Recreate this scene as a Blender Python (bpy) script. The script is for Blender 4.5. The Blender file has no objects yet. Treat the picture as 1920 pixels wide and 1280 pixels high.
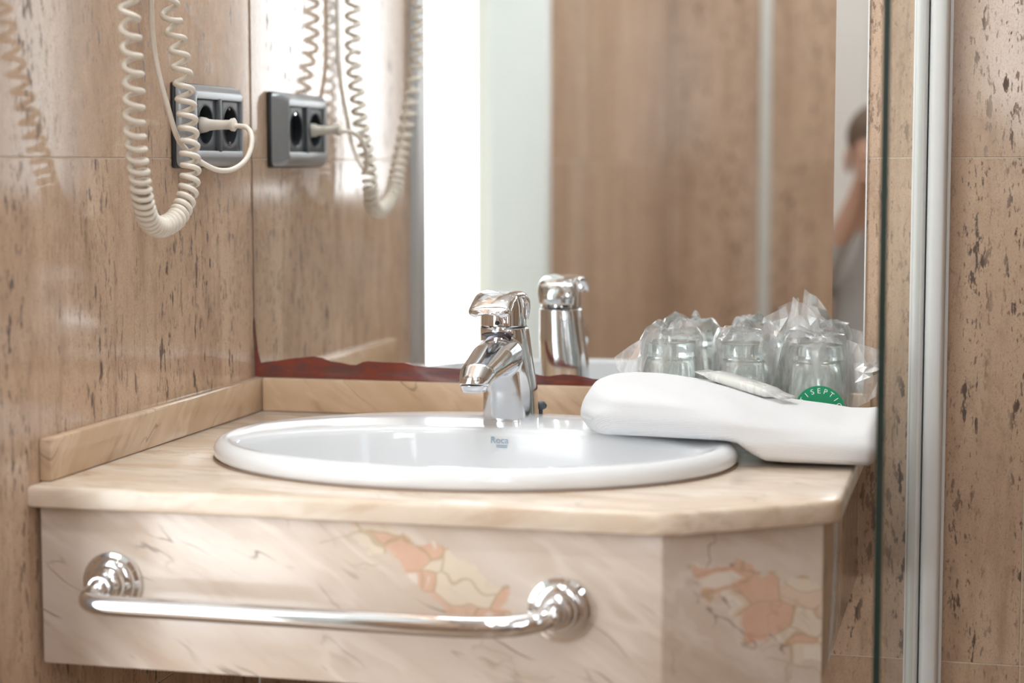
import bpy, bmesh, math, random
from mathutils import Vector, Matrix
random.seed(7)
S = bpy.context.scene
COL = S.collection
UP = 0.85            # height of the worktop above the floor; shapes below are written with the worktop at z = 0

# ------------------------------------------------------------------ camera, world, exposure
CAM_POS = Vector((0.8377, -2.10, 0.2865 + UP))
YAW, PITCH, ROLL, FPX = 0.24604, 0.09187, -0.00101, 3600.0
fw = Vector((-math.sin(YAW)*math.cos(PITCH), math.cos(YAW)*math.cos(PITCH), -math.sin(PITCH)))
rt = Vector((math.cos(YAW), math.sin(YAW), 0.0)); upv = rt.cross(fw)
r2 = rt*math.cos(ROLL) + upv*math.sin(ROLL); u2 = -rt*math.sin(ROLL) + upv*math.cos(ROLL)
cd = bpy.data.cameras.new('camera'); cam = bpy.data.objects.new('camera', cd); COL.objects.link(cam)
cam.matrix_world = Matrix(((r2.x, u2.x, -fw.x, CAM_POS.x), (r2.y, u2.y, -fw.y, CAM_POS.y), (r2.z, u2.z, -fw.z, CAM_POS.z), (0, 0, 0, 1)))
cd.sensor_width = 36; cd.lens = FPX/1920*36; cd.clip_start = 0.05; cd.clip_end = 50
cd.dof.use_dof = True; cd.dof.focus_distance = 1.98; cd.dof.aperture_fstop = 3.2
S.camera = cam
w = bpy.data.worlds.new('world'); S.world = w; w.use_nodes = True
w.node_tree.nodes['Background'].inputs[0].default_value = (1, 1, 1, 1)
w.node_tree.nodes['Background'].inputs[1].default_value = 0.3
S.view_settings.view_transform = 'Standard'; S.view_settings.look = 'None'
S.view_settings.exposure = 0.28; S.view_settings.gamma = 1.0; S.view_settings.use_curve_mapping = False
cy = S.cycles
cy.max_bounces = 14; cy.diffuse_bounces = 4; cy.glossy_bounces = 8; cy.transmission_bounces = 12
cy.transparent_max_bounces = 24; cy.sample_clamp_indirect = 6.0; cy.blur_glossy = 0.6; cy.use_denoising = True; cy.use_adaptive_sampling = True; cy.adaptive_threshold = 0.03
SPOT, STRIP, WINDOW, GLAZED = 190.0, 12.0, 7.0, 4.5     # what the lamps, the added strip and the lit panes give off

# ------------------------------------------------------------------ node helpers
class NB:
    def __init__(s, name):
        s.m = bpy.data.materials.new(name); s.m.use_nodes = True
        s.t = s.m.node_tree; s.t.nodes.clear()
        s.out = s.t.nodes.new('ShaderNodeOutputMaterial')
    def n(s, typ, **kw):
        x = s.t.nodes.new(typ)
        for k, v in kw.items(): setattr(x, k, v)
        return x
    def put(s, sock, v):
        if hasattr(v, 'is_output') or isinstance(v, bpy.types.NodeSocket): s.t.links.new(v, sock)
        elif v is not None:
            try: sock.default_value = v
            except Exception: sock.default_value = (*v, 1.0)
    def math(s, op, a, b=None, c=None, clamp=False):
        x = s.n('ShaderNodeMath', operation=op); x.use_clamp = clamp
        s.put(x.inputs[0], a); s.put(x.inputs[1], b); s.put(x.inputs[2], c); return x.outputs[0]
    def mix(s, f, a, b):
        x = s.n('ShaderNodeMix', data_type='RGBA'); s.put(x.inputs[0], f); s.put(x.inputs[6], a); s.put(x.inputs[7], b); return x.outputs[2]
    def step(s, v, lo, hi):
        x = s.n('ShaderNodeMapRange', interpolation_type='SMOOTHSTEP'); s.put(x.inputs[0], v)
        s.put(x.inputs[1], lo); s.put(x.inputs[2], hi); return x.outputs[0]
    def pos(s):                      # world position with the worktop at z = 0
        g = s.n('ShaderNodeNewGeometry'); a = s.n('ShaderNodeVectorMath', operation='SUBTRACT')
        s.put(a.inputs[0], g.outputs['Position']); a.inputs[1].default_value = (0, 0, UP); return a.outputs[0]
    def map(s, v, scale=(1, 1, 1), rot=(0, 0, 0), loc=(0, 0, 0)):
        x = s.n('ShaderNodeMapping'); s.put(x.inputs[0], v)
        x.inputs[1].default_value = loc; x.inputs[2].default_value = rot; x.inputs[3].default_value = scale; return x.outputs[0]
    def noise(s, v, scale=1, detail=4, rough=.55, dist=0, col=False):
        x = s.n('ShaderNodeTexNoise'); s.put(x.inputs['Vector'], v); s.put(x.inputs['Scale'], scale)
        s.put(x.inputs['Detail'], detail); s.put(x.inputs['Roughness'], rough); s.put(x.inputs['Distortion'], dist)
        return x.outputs[1 if col else 0]
    def voro(s, v, scale=1, feature='F1'):
        x = s.n('ShaderNodeTexVoronoi', feature=feature); s.put(x.inputs['Vector'], v); s.put(x.inputs['Scale'], scale); return x
    def addv(s, a, b, k=1.0):
        m = s.n('ShaderNodeVectorMath', operation='SCALE'); s.put(m.inputs[0], b); m.inputs['Scale'].default_value = k
        x = s.n('ShaderNodeVectorMath', operation='ADD'); s.put(x.inputs[0], a); s.put(x.inputs[1], m.outputs[0]); return x.outputs[0]
    def bump(s, h, strength=.2, dist=.001):
        x = s.n('ShaderNodeBump'); s.put(x.inputs['Height'], h); x.inputs['Strength'].default_value = strength
        x.inputs['Distance'].default_value = dist; return x.outputs[0]
    def pbr(s, color, rough=.5, metal=0, normal=None, coat=0, spec=None, sheen=0, trans=0, ior=None, sss=0):
        b = s.n('ShaderNodeBsdfPrincipled'); s.put(b.inputs['Base Color'], color); s.put(b.inputs['Roughness'], rough)
        s.put(b.inputs['Metallic'], metal); s.put(b.inputs['Normal'], normal) if normal else None
        b.inputs['Coat Weight'].default_value = coat; b.inputs['Coat Roughness'].default_value = .03
        b.inputs['Transmission Weight'].default_value = trans; b.inputs['Sheen Weight'].default_value = sheen
        if spec is not None: b.inputs['Specular IOR Level'].default_value = spec
        if ior: b.inputs['IOR'].default_value = ior
        if sss: b.inputs['Subsurface Weight'].default_value = sss; b.inputs['Subsurface Radius'].default_value = (.01, .01, .01)
        s.t.links.new(b.outputs[0], s.out.inputs[0]); return b
    def fin(s): return s.m

def plain(name, color, rough=.5, metal=0, **kw):
    b = NB(name); c = color if len(color) == 4 else (*color, 1)
    v = b.noise(b.pos(), 60, 3)
    b.pbr(b.mix(b.math('MULTIPLY', v, .12), c, tuple(x*.8 for x in c[:3]) + (1,)), rough, metal, **kw); return b.fin()
def glow(name, color, strength):
    b = NB(name); e = b.n('ShaderNodeEmission'); e.inputs[0].default_value = (*color, 1); e.inputs[1].default_value = strength
    b.t.links.new(e.outputs[0], b.out.inputs[0]); return b.fin()

def travertine(name, light, mid, dark, pit, pits=1.0):
    b = NB(name); p = b.pos()
    wob = b.noise(b.map(p, (9, 9, 5)), 1, 3, col=True)
    q = b.addv(p, wob, .012)
    oi = b.n('ShaderNodeObjectInfo'); rn = oi.outputs['Random']
    sh = b.n('ShaderNodeCombineXYZ'); b.put(sh.inputs[0], b.math('MULTIPLY', rn, 3.0)); b.put(sh.inputs[1], b.math('MULTIPLY', rn, 7.0))
    q = b.addv(q, sh.outputs[0], 1.0)
    streak = b.noise(b.map(q, (30, 30, 3.2)), 1, 6, .62)
    broad = b.noise(b.map(q, (9, 9, 1.4)), 1, 4, .5)
    cloud = b.noise(b.map(q, (55, 55, 26)), 1, 6, .7)
    c = b.mix(b.step(broad, .36, .66), light, mid)
    c = b.mix(b.math('MULTIPLY', b.step(streak, .48, .72), .6), c, dark)
    c = b.mix(b.math('MULTIPLY', b.step(cloud, .46, .70), .45), c, dark)
    lite = b.noise(b.map(q, (70, 70, 40), loc=(4, 1, 9)), 1, 5, .7)
    c = b.mix(b.math('MULTIPLY', b.step(lite, .52, .72), .30), c, tuple(min(1, x*1.2) for x in light[:3]) + (1,))
    grain = b.noise(b.map(q, (620, 620, 420)), 1, 3, .75)
    c = b.mix(b.math('MULTIPLY', b.step(grain, .50, .66), .55), c, dark)
    zone = b.step(b.noise(b.map(q, (20, 20, 1.8)), 1, 3), .42, .58)
    big = b.noise(b.map(q, (120, 120, 36)), 1, 4, .62, .15)
    small = b.noise(b.map(q, (300, 300, 80)), 1, 3, .6, .1)
    pm = b.math('MULTIPLY', b.step(big, .575, .63), zone)
    ps = b.math('MULTIPLY', b.step(small, .60, .655), b.math('ADD', b.math('MULTIPLY', zone, .7), .3))
    pm = b.math('MULTIPLY', b.math('MAXIMUM', pm, b.math('MULTIPLY', ps, .8)), pits, clamp=True)
    c = b.mix(b.math('MULTIPLY', pm, .95), c, pit)
    nm = b.bump(b.noise(b.map(q, (22, 22, 4)), 1, 2), .018, .002)
    rg = b.math('ADD', .10, b.math('MULTIPLY', pm, .3))
    b.pbr(c, rg, 0, nm, spec=.55); return b.fin()

def marble(name, base, warm, vein, rot, stretch=(5, 5, 30), vein_amt=.8, extra=None, rough=.16, wrap=False):
    b = NB(name); p = b.pos()
    if wrap:                         # one slab pattern that runs along the side wall and round the corner
        sx = b.n('ShaderNodeSeparateXYZ'); b.put(sx.inputs[0], p); cx = b.n('ShaderNodeCombineXYZ')
        b.put(cx.inputs[0], b.math('SUBTRACT', sx.outputs[0], sx.outputs[1])); b.put(cx.inputs[2], sx.outputs[2]); r = b.map(cx.outputs[0], (1, 1, 1), rot)
    else: r = b.map(p, (1, 1, 1), rot)
    wob = b.noise(b.map(r, (5, 9, 9)), 1, 2, col=True)
    q = b.addv(r, wob, .035)
    bands = b.noise(b.map(q, stretch), 1, 5, .6)
    soft = b.noise(b.map(q, (6, 16, 16)), 1, 5, .55)
    c = b.mix(b.step(soft, .34, .66), base, warm)
    c = b.mix(b.math('MULTIPLY', b.step(bands, .48, .66), .7), c, vein)
    ridge = b.math('ABSOLUTE', b.math('SUBTRACT', b.noise(b.map(q, (5, 22, 22), loc=(3, 1, 2)), 1, 3, .5), .5))
    vm = b.math('SUBTRACT', 1.0, b.step(ridge, 0.002, .012))
    gate = b.step(b.noise(b.map(p, (13, 13, 13), loc=(5, 2, 8)), 1, 2), .48, .62)
    c = b.mix(b.math('MULTIPLY', b.math('MULTIPLY', vm, gate), vein_amt), c, tuple(x*.5 for x in vein[:3]) + (1,))
    pl = b.math('ABSOLUTE', b.math('SUBTRACT', b.noise(b.map(q, (4, 18, 18), loc=(8, 4, 1)), 1, 3), .5))
    pale = b.math('MULTIPLY', b.math('SUBTRACT', 1.0, b.step(pl, .006, .045)), b.step(b.noise(b.map(p, (8, 8, 8), loc=(1, 7, 3)), 1, 2), .42, .6))
    c = b.mix(b.math('MULTIPLY', pale, .55), c, tuple(min(1, x*1.12) for x in base[:3]) + (1,))
    if extra: c = extra(b, p, c)
    fine = b.noise(p, 500, 2)
    c = b.mix(b.math('MULTIPLY', b.step(fine, .6, .8), .15), c, vein)
    b.pbr(c, rough, 0, None, spec=.5); return b.fin()

def inclusions(b, p, c):
    """salmon breccia fields with pale pebbles and olive seams, and a few long diagonal cracks"""
    sep = b.n('ShaderNodeSeparateXYZ'); b.put(sep.inputs[0], p); X, Z = sep.outputs[0], sep.outputs[2]
    wob = b.noise(b.map(p, (16, 16, 16)), 1, 2, col=True)
    q = b.addv(p, wob, .055)
    mp = b.map(q, (1, .5, 1.7), (0, math.radians(-35), 0))
    V = b.voro(mp, 26); V.inputs['Randomness'].default_value = .9
    E = b.voro(mp, 26, 'DISTANCE_TO_EDGE'); E.inputs['Randomness'].default_value = .9
    rnd = b.n('ShaderNodeSeparateColor'); b.put(rnd.inputs[0], V.outputs['Color'])
    edge = b.math('SUBTRACT', 1.0, b.step(E.outputs['Distance'], .012, .05))
    jit = b.math('MULTIPLY', b.math('SUBTRACT', b.noise(b.map(p, (24, 24, 24), loc=(2, 2, 2)), 1, 4), .5), 2.2)
    fields = None
    for (x0, z0, ang, L, W, amt) in ((.385, -.066, 30, .085, .024, 1.0), (.662, -.092, 35, .075, .03, 1.15), (.285, -.036, 33, .07, .018, .55), (.46, -.150, 26, .07, .014, .5), (.68, -.145, 40, .05, .02, .6)):
        a = math.radians(ang); ca, sa = math.cos(a), -math.sin(a)
        dx = b.math('SUBTRACT', X, x0); dz = b.math('SUBTRACT', Z, z0)
        u = b.math('DIVIDE', b.math('ADD', b.math('MULTIPLY', dx, ca), b.math('MULTIPLY', dz, sa)), L)
        v = b.math('DIVIDE', b.math('ADD', b.math('MULTIPLY', dx, -sa), b.math('MULTIPLY', dz, ca)), W)
        d = b.math('ADD', b.math('SQRT', b.math('ADD', b.math('MULTIPLY', u, u), b.math('MULTIPLY', v, v))), jit)
        f = b.math('MULTIPLY', b.math('SUBTRACT', 1.0, b.step(d, .75, 1.05)), amt, clamp=True)
        fields = f if fields is None else b.math('MAXIMUM', fields, f)
    strong = b.step(fields, .55, .95)
    salmon = b.mix(b.noise(b.map(p, (60, 60, 60)), 1, 3), (.62, .345, .235, 1), (.74, .49, .36, 1))
    pebble = b.step(E.outputs['Distance'], .13, .20)
    body = b.mix(b.step(rnd.outputs[0], .42, .52), (.74, .63, .50, 1), salmon)
    cell = b.mix(b.math('MULTIPLY', pebble, b.step(rnd.outputs[1], .35, .45)), body, (.78, .70, .60, 1))
    c = b.mix(b.math('MULTIPLY', strong, .8), c, cell)
    c = b.mix(b.math('MULTIPLY', b.math('MULTIPLY', edge, b.step(fields, .2, .8)), .6), c, (.44, .34, .20, 1))
    return c

TILE = travertine('travertine_tile', (.66, .49, .36, 1), (.56, .40, .285, 1), (.39, .262, .182, 1), (.09, .056, .042, 1))
GROUT = plain('grout', (.72, .64, .54), .8)
TOP = marble('cream_marble', (.78, .68, .575, 1), (.70, .57, .445, 1), (.56, .415, .295, 1), (0, .25, .12), (3, 34, 34), .4)
SPLASH = marble('tan_marble', (.64, .485, .345, 1), (.55, .395, .26, 1), (.36, .24, .15, 1), (0, -.65, 0), (5, 24, 30), .7, wrap=True)
APRON = marble('breccia_marble', (.70, .615, .54, 1), (.64, .53, .44, 1), (.53, .41, .315, 1), (0, -.55, 0), (4, 6, 20), .9, inclusions)
PORC = NB('white_porcelain'); PORC.pbr((.77, .785, .80, 1), .07, 0, None, coat=.05, spec=.4); PORC = PORC.fin()
def chrome_mat(name, rough, col=(.80, .81, .83, 1)):
    b = NB(name); v = b.noise(b.pos(), 90, 4); b.pbr(col, b.math('ADD', rough, b.math('MULTIPLY', b.step(v, .55, .8), .05)), 1.0); return b.fin()
CHROME = chrome_mat('polished_chrome', .04); CHROME_WORN = chrome_mat('limescaled_chrome', .10, (.78, .79, .81, 1))
DARK = plain('dark_plastic', (.022, .025, .03), .35)
SLATE = plain('slate_grey_plastic', (.075, .085, .095), .4)
SILVER = plain('silver_plastic', (.36, .38, .40), .28, .35)
CREAM = NB('cream_plastic'); CREAM.pbr((.80, .74, .65, 1), .32, 0, None, sss=.1); CREAM = CREAM.fin()
WHITE = plain('white_enamel', (.78, .78, .76), .35)
PAINT = plain('white_wall_paint', (.82, .82, .80), .7)
PALE = plain('pale_green_paint', (.74, .79, .77), .4)
FLOOR = travertine('floor_tile', (.45, .33, .24, 1), (.40, .28, .19, 1), (.30, .2, .13, 1), (.1, .06, .04, 1), .6)

def glass_mat(name, col, ior=1.5, rough=0.0):
    b = NB(name); g = b.n('ShaderNodeBsdfGlass'); g.inputs[0].default_value = (*col, 1); g.inputs['IOR'].default_value = ior; g.inputs['Roughness'].default_value = rough
    tr = b.n('ShaderNodeBsdfTransparent'); tr.inputs[0].default_value = (*col, 1)
    m = b.n('ShaderNodeMixShader'); m.inputs[0].default_value = .12
    b.t.links.new(g.outputs[0], m.inputs[1]); b.t.links.new(tr.outputs[0], m.inputs[2]); b.t.links.new(m.outputs[0], b.out.inputs[0]); return b.fin()
TUMBLER = glass_mat('clear_glass', (.965, .985, .98)); PANE = NB('screen_glass')
def _pane(b):
    tr = b.n('ShaderNodeBsdfTransparent'); tr.inputs[0].default_value = (.955, .97, .96, 1); gl = b.n('ShaderNodeBsdfGlossy'); gl.inputs['Roughness'].default_value = 0.02
    m = b.n('ShaderNodeMixShader'); m.inputs[0].default_value = .07; b.t.links.new(tr.outputs[0], m.inputs[1]); b.t.links.new(gl.outputs[0], m.inputs[2]); b.t.links.new(m.outputs[0], b.out.inputs[0])
_pane(PANE); PANE = PANE.fin()
def film_mat(name, haze, tint=(.93, .95, .955)):
    b = NB(name); tr = b.n('ShaderNodeBsdfTransparent'); tr.inputs[0].default_value = (.97, .98, .98, 1)
    gl = b.n('ShaderNodeBsdfGlossy'); gl.inputs['Roughness'].default_value = .2; gl.inputs[0].default_value = (1, 1, 1, 1)
    df = b.n('ShaderNodeBsdfDiffuse'); df.inputs[0].default_value = (*tint, 1); tl = b.n('ShaderNodeBsdfTranslucent'); tl.inputs[0].default_value = (*tint, 1)
    a = b.n('ShaderNodeMixShader'); a.inputs[0].default_value = .5; b.t.links.new(df.outputs[0], a.inputs[1]); b.t.links.new(tl.outputs[0], a.inputs[2])
    hz = b.math('ADD', haze*.7, b.math('MULTIPLY', b.step(b.noise(b.map(b.pos(), (60, 60, 20)), 1, 3), .45, .7), haze*.8))
    m1 = b.n('ShaderNodeMixShader'); b.put(m1.inputs[0], hz); b.t.links.new(tr.outputs[0], m1.inputs[1]); b.t.links.new(a.outputs[0], m1.inputs[2])
    fr = b.n('ShaderNodeLayerWeight'); fr.inputs[0].default_value = .35
    m2 = b.n('ShaderNodeMixShader'); b.put(m2.inputs[0], b.math('MULTIPLY', fr.outputs[0], .8, clamp=True)); b.t.links.new(m1.outputs[0], m2.inputs[1]); b.t.links.new(gl.outputs[0], m2.inputs[2])
    b.t.links.new(m2.outputs[0], b.out.inputs[0]); return b.fin()
FILM = film_mat('clear_plastic_film', .24, (.99, .99, .99)); FOLD = film_mat('doubled_plastic_film', .42, (.99, .99, .99)); WRAP = film_mat('soap_wrapper_film', .72, (.97, .97, .96))
EDGE = NB('polished_glass_edge'); EDGE.pbr((.012, .03, .026, 1), .12, 0, None, coat=.5); EDGE = EDGE.fin()
MIR = NB('mirror_silver')
def _mir(b):
    g = b.n('ShaderNodeBsdfGlossy'); g.inputs[0].default_value = (.90, .915, .91, 1); g.inputs['Roughness'].default_value = 0.0
    d = b.n('ShaderNodeBsdfDiffuse'); d.inputs[0].default_value = (.85, .82, .78, 1)
    sep = b.n('ShaderNodeSeparateXYZ'); b.put(sep.inputs[0], b.pos())
    # pale bottom strip, a faint basin-rim reflection painted in, and fine wiping smears
    low = b.math('MULTIPLY', b.math('SUBTRACT', 1.0, b.step(sep.outputs[2], .0655, .0675)), .03)
    sm = b.math('MULTIPLY', b.step(b.noise(b.map(b.pos(), (4, 1, 150), (0, .12, 0)), 1, 3, .7), .56, .78), .02)
    m = b.n('ShaderNodeMixShader'); b.put(m.inputs[0], b.math('ADD', low, sm)); b.t.links.new(g.outputs[0], m.inputs[1]); b.t.links.new(d.outputs[0], m.inputs[2])
    b.t.links.new(m.outputs[0], b.out.inputs[0])
_mir(MIR); MIR = MIR.fin()
def rust_mat():
    b = NB('corroded_mirror_backing'); p = b.pos(); n = b.noise(b.map(p, (30, 30, 90)), 1, 5, .65); k = b.noise(b.map(p, (8, 8, 60), loc=(3, 3, 3)), 1, 4)
    c = b.mix(b.step(n, .35, .65), (.115, .045, .042, 1), (.235, .045, .028, 1)); c = b.mix(b.math('MULTIPLY', b.step(k, .5, .7), .6), c, (.17, .10, .10, 1))
    b.pbr(c, .12, 0, None, coat=.4); return b.fin()
RUST = rust_mat()
def towel_mat():
    b = NB('white_cotton'); p = b.pos()
    wv = b.n('ShaderNodeTexWave', wave_type='BANDS', bands_direction='DIAGONAL'); b.put(wv.inputs[0], b.map(p, (1, 260, 420))); wv.inputs['Scale'].default_value = 1.0; wv.inputs['Distortion'].default_value = .5
    h = b.math('ADD', b.math('MULTIPLY', wv.outputs['Fac'], .6), b.math('MULTIPLY', b.noise(p, 900, 2), .6))
    b.pbr((.80, .805, .815, 1), .95, 0, b.bump(h, .8, .0009), sheen=.2, spec=.1); return b.fin()
TOWEL = towel_mat()

# ------------------------------------------------------------------ mesh helpers
def link(name, me, mat, parent=None, smooth=True, kind=None):
    o = bpy.data.objects.new(name, me); COL.objects.link(o)
    if mat and not me.materials: me.materials.append(mat)
    if smooth:
        me.shade_smooth()
    if parent: o.parent = parent; o.location = -parent_base(parent)
    if kind: o['kind'] = kind
    return o
def parent_base(p):
    v = Vector((0, 0, 0)); q = p
    while q: v += q.location; q = q.parent
    return v
def mesh(name, vs, fs, mat, parent=None, smooth=True, kind=None, sharp=None):
    me = bpy.data.meshes.new(name); me.from_pydata([tuple(v) for v in vs], [], fs); me.validate()
    bm = bmesh.new(); bm.from_mesh(me); bmesh.ops.recalc_face_normals(bm, faces=bm.faces); bm.to_mesh(me); bm.free()
    o = link(name, me, mat, parent, smooth, kind)
    if smooth and sharp is not None: me.set_sharp_from_angle(angle=math.radians(sharp))
    return o
def thing(name, label, cat, loc=(0, 0, 0), group=None):
    o = bpy.data.objects.new(name, None); COL.objects.link(o); o.location = loc; o.empty_display_size = .02
    tag(o, label, cat, group); return o
def tag(o, label, cat, group=None):
    o['label'] = label; o['category'] = cat
    if group: o['group'] = group
    return o
def box(name, a, b, mat, parent=None, bevel=0.0, seg=2, kind=None):
    bm = bmesh.new(); bmesh.ops.create_cube(bm, size=1)
    for v in bm.verts: v.co = Vector((a[i] + (b[i]-a[i])*(v.co[i]+.5) for i in range(3)))
    if bevel: bmesh.ops.bevel(bm, geom=bm.edges[:], offset=bevel, segments=seg, profile=.5, affect='EDGES')
    bmesh.ops.recalc_face_normals(bm, faces=bm.faces)
    me = bpy.data.meshes.new(name); bm.to_mesh(me); bm.free()
    o = link(name, me, mat, parent, bool(bevel), kind)
    if bevel: me.set_sharp_from_angle(angle=math.radians(40))
    return o
def loft(rings, cap=True, closed=True):
    n = len(rings[0]); vs = [v for r in rings for v in r]; fs = []
    for i in range(len(rings)-1):
        for j in range(n if closed else n-1):
            k = (j+1) % n; fs.append((i*n+j, i*n+k, (i+1)*n+k, (i+1)*n+j))
    if cap: fs.append(tuple(range(n-1, -1, -1))); fs.append(tuple((len(rings)-1)*n + j for j in range(n)))
    return vs, fs
def lathe(prof, c, axis='z', n=40, cap=True):
    rings = []
    for r, h in prof:
        rg = []
        for j in range(n):
            a = 2*math.pi*j/n; x, y = r*math.cos(a), r*math.sin(a)
            rg.append(Vector(c) + (Vector((x, y, h)) if axis == 'z' else Vector((x, -h, y)) if axis == 'y' else Vector((h, x, y))))
        rings.append(rg)
    return loft(rings, cap)
def frames(pts):
    T = []
    for i in range(len(pts)):
        a = pts[max(0, i-1)]; b = pts[min(len(pts)-1, i+1)]; T.append((b-a).normalized())
    nrm = Vector((1, 0, 0)) if abs(T[0].x) < .9 else Vector((0, 1, 0)); nrm = (nrm - T[0]*nrm.dot(T[0])).normalized(); out = []
    for t in T:
        nrm = (nrm - t*nrm.dot(t)).normalized(); out.append((t, nrm, t.cross(nrm)))
    return out
def tube(pts, rad, n=12):
    fr = frames(pts); rings = []
    for i, p in enumerate(pts):
        r = rad[i] if isinstance(rad, (list, tuple)) else rad
        rings.append([p + fr[i][1]*r*math.cos(2*math.pi*j/n) + fr[i][2]*r*math.sin(2*math.pi*j/n) for j in range(n)])
    return loft(rings)
def spline(P, m=12):
    P = [Vector(p) for p in P]; Q = [P[0]*2-P[1]] + P + [P[-1]*2-P[-2]]; out = []
    for i in range(1, len(Q)-2):
        a, b, c, d = Q[i-1:i+3]
        for k in range(m):
            t = k/m; out.append(.5*((2*b) + (c-a)*t + (2*a-5*b+4*c-d)*t*t + (3*b-a-3*c+d)*t**3))
    out.append(P[-1]); return out
def lerp(tab, x):
    if x <= tab[0][0]: return tab[0][1]
    for (a, u), (b, v) in zip(tab, tab[1:]):
        if x <= b: t = (x-a)/(b-a); return u + (v-u)*t
    return tab[-1][1]
def text_mesh(name, body, size, mat, parent, mat4, extrude=.0002):
    cu = bpy.data.curves.new(name, 'FONT'); cu.body = body; cu.size = size; cu.extrude = extrude; cu.align_x = 'CENTER'
    t = bpy.data.objects.new(name, cu); COL.objects.link(t)
    me = bpy.data.meshes.new_from_object(t.evaluated_get(bpy.context.evaluated_depsgraph_get()))
    bpy.data.objects.remove(t); bpy.data.curves.remove(cu)
    me.transform(mat4); me.materials.clear()
    return link(name, me, mat, parent, False)

# ------------------------------------------------------------------ the room: tiled walls
TW, TH = .325, .545
Z_FLOOR, Z_CEIL = -UP, 1.50
TILE_MESH = {}
def tile_mesh(wd, ht, th=.008, bv=.0006):
    key = (round(wd, 4), round(ht, 4))
    if key not in TILE_MESH:
        g = .0005; w2, h2 = wd/2-g, ht/2-g
        R = lambda d, z: [(-w2+d, -h2+d, z), (w2-d, -h2+d, z), (w2-d, h2-d, z), (-w2+d, h2-d, z)]
        vs, fs = loft([R(0, -th), R(0, -bv), R(bv, 0)])
        me = bpy.data.meshes.new('tile'); me.from_pydata(vs, [], fs); me.materials.append(TILE); TILE_MESH[key] = me
    return TILE_MESH[key]
def tiled_wall(name, axis, at, face, u0, u1, z0, z1, uoff, thick=.1, cut=()):
    """axis 'x': plane x = at, u = y.  axis 'y': plane y = at, u = x.  face = +1 / -1 towards the room.
    cut = rectangles (u0, u1, z0, z1) left open"""
    rects = [(u0, u1, z0, z1)]
    for (a, b, c, d) in cut:
        nr = []
        for (p, q, r, s) in rects:
            if b <= p or a >= q or d <= r or c >= s: nr.append((p, q, r, s)); continue
            if a > p: nr.append((p, a, r, s))
            if b < q: nr.append((b, q, r, s))
            m, M = max(p, a), min(q, b)
            if c > r: nr.append((m, M, r, c))
            if d < s: nr.append((m, M, d, s))
        rects = nr
    vs, fs = [], []
    lo, hi = at - face*.0007, at - face*thick
    for (p, q, r, s) in rects:
        k = len(vs)
        for d in (lo, hi):
            for (u, z) in ((p, r), (q, r), (q, s), (p, s)): vs.append((d, u, z) if axis == 'x' else (u, d, z))
        fs += [(k, k+1, k+2, k+3), (k+4, k+5, k+6, k+7), (k, k+1, k+5, k+4), (k+1, k+2, k+6, k+5), (k+2, k+3, k+7, k+6), (k+3, k, k+4, k+7)]
    wall = mesh(name, vs, fs, GROUT, None, False, 'structure')
    us = [uoff + TW*i for i in range(-30, 31)]; zs = [.2933 + TH*i for i in range(-6, 6)]
    for (p, q, r, s) in rects:
        for i in range(len(us)-1):
            a, b = max(us[i], p), min(us[i+1], q)
            if b-a < .004: continue
            for k in range(len(zs)-1):
                c, d = max(zs[k], r), min(zs[k+1], s)
                if d-c < .004: continue
                o = bpy.data.objects.new('tile', tile_mesh(b-a, d-c)); COL.objects.link(o); o.parent = wall
                if axis == 'x': M = Matrix(((0, 0, face, at), (face, 0, 0, (a+b)/2), (0, 1, 0, (c+d)/2), (0, 0, 0, 1)))
                else: M = Matrix(((-face, 0, 0, (a+b)/2), (0, 0, face, at), (0, 1, 0, (c+d)/2), (0, 0, 0, 1)))
                o.matrix_local = M
    return wall

X_RIGHT, Y_REAR = 2.0, -3.0
DOOR_Y0, DOOR_Y1, DOOR_TOP = -.675, -1.466, 1.20
tiled_wall('wall_left', 'x', 0.0, +1, Y_REAR, 0.0, Z_FLOOR, Z_CEIL, 0.0, .1, cut=[(DOOR_Y1-.045, DOOR_Y0+.045, Z_FLOOR, DOOR_TOP+.045)])
tiled_wall('wall_back', 'y', 0.0, -1, 0.0, X_RIGHT, Z_FLOOR, Z_CEIL, .874, .1)
WX0, WX1, WZ0, WZ1 = .775, 1.22, .165, 1.30
tiled_wall('wall_rear', 'y', Y_REAR, +1, 0.0, X_RIGHT, Z_FLOOR, Z_CEIL, .0, .1, cut=[(.48, WX0, .07, Z_CEIL), (WX0, WX1, WZ0, WZ1), (1.74, X_RIGHT, WZ0, WZ1)])
box('wall_rear_plaster', (.48, Y_REAR-.1, .07), (WX0, Y_REAR, Z_CEIL), PAINT, None, kind='structure')
tiled_wall('wall_right', 'x', X_RIGHT, -1, Y_REAR, 0.0, Z_FLOOR, Z_CEIL, .0, .1)
tiled_wall('wall_shade_partition', 'y', -.80, +1, .895, X_RIGHT, Z_FLOOR, Z_CEIL, .9, .08)  # unseen partition, added to keep light off the shower wall
mesh('floor', [(-1.3, Y_REAR, Z_FLOOR), (X_RIGHT, Y_REAR, Z_FLOOR), (X_RIGHT, 0, Z_FLOOR), (-1.3, 0, Z_FLOOR),
               (-1.3, Y_REAR, Z_FLOOR-.1), (X_RIGHT, Y_REAR, Z_FLOOR-.1), (X_RIGHT, 0, Z_FLOOR-.1), (-1.3, 0, Z_FLOOR-.1)],
     [(0, 1, 2, 3), (4, 5, 6, 7), (0, 1, 5, 4), (1, 2, 6, 5), (2, 3, 7, 6), (3, 0, 4, 7)], FLOOR, None, False, 'structure')
box('ceiling', (-1.3, Y_REAR, Z_CEIL), (X_RIGHT, 0, Z_CEIL+.1), PAINT, None, kind='structure')
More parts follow.
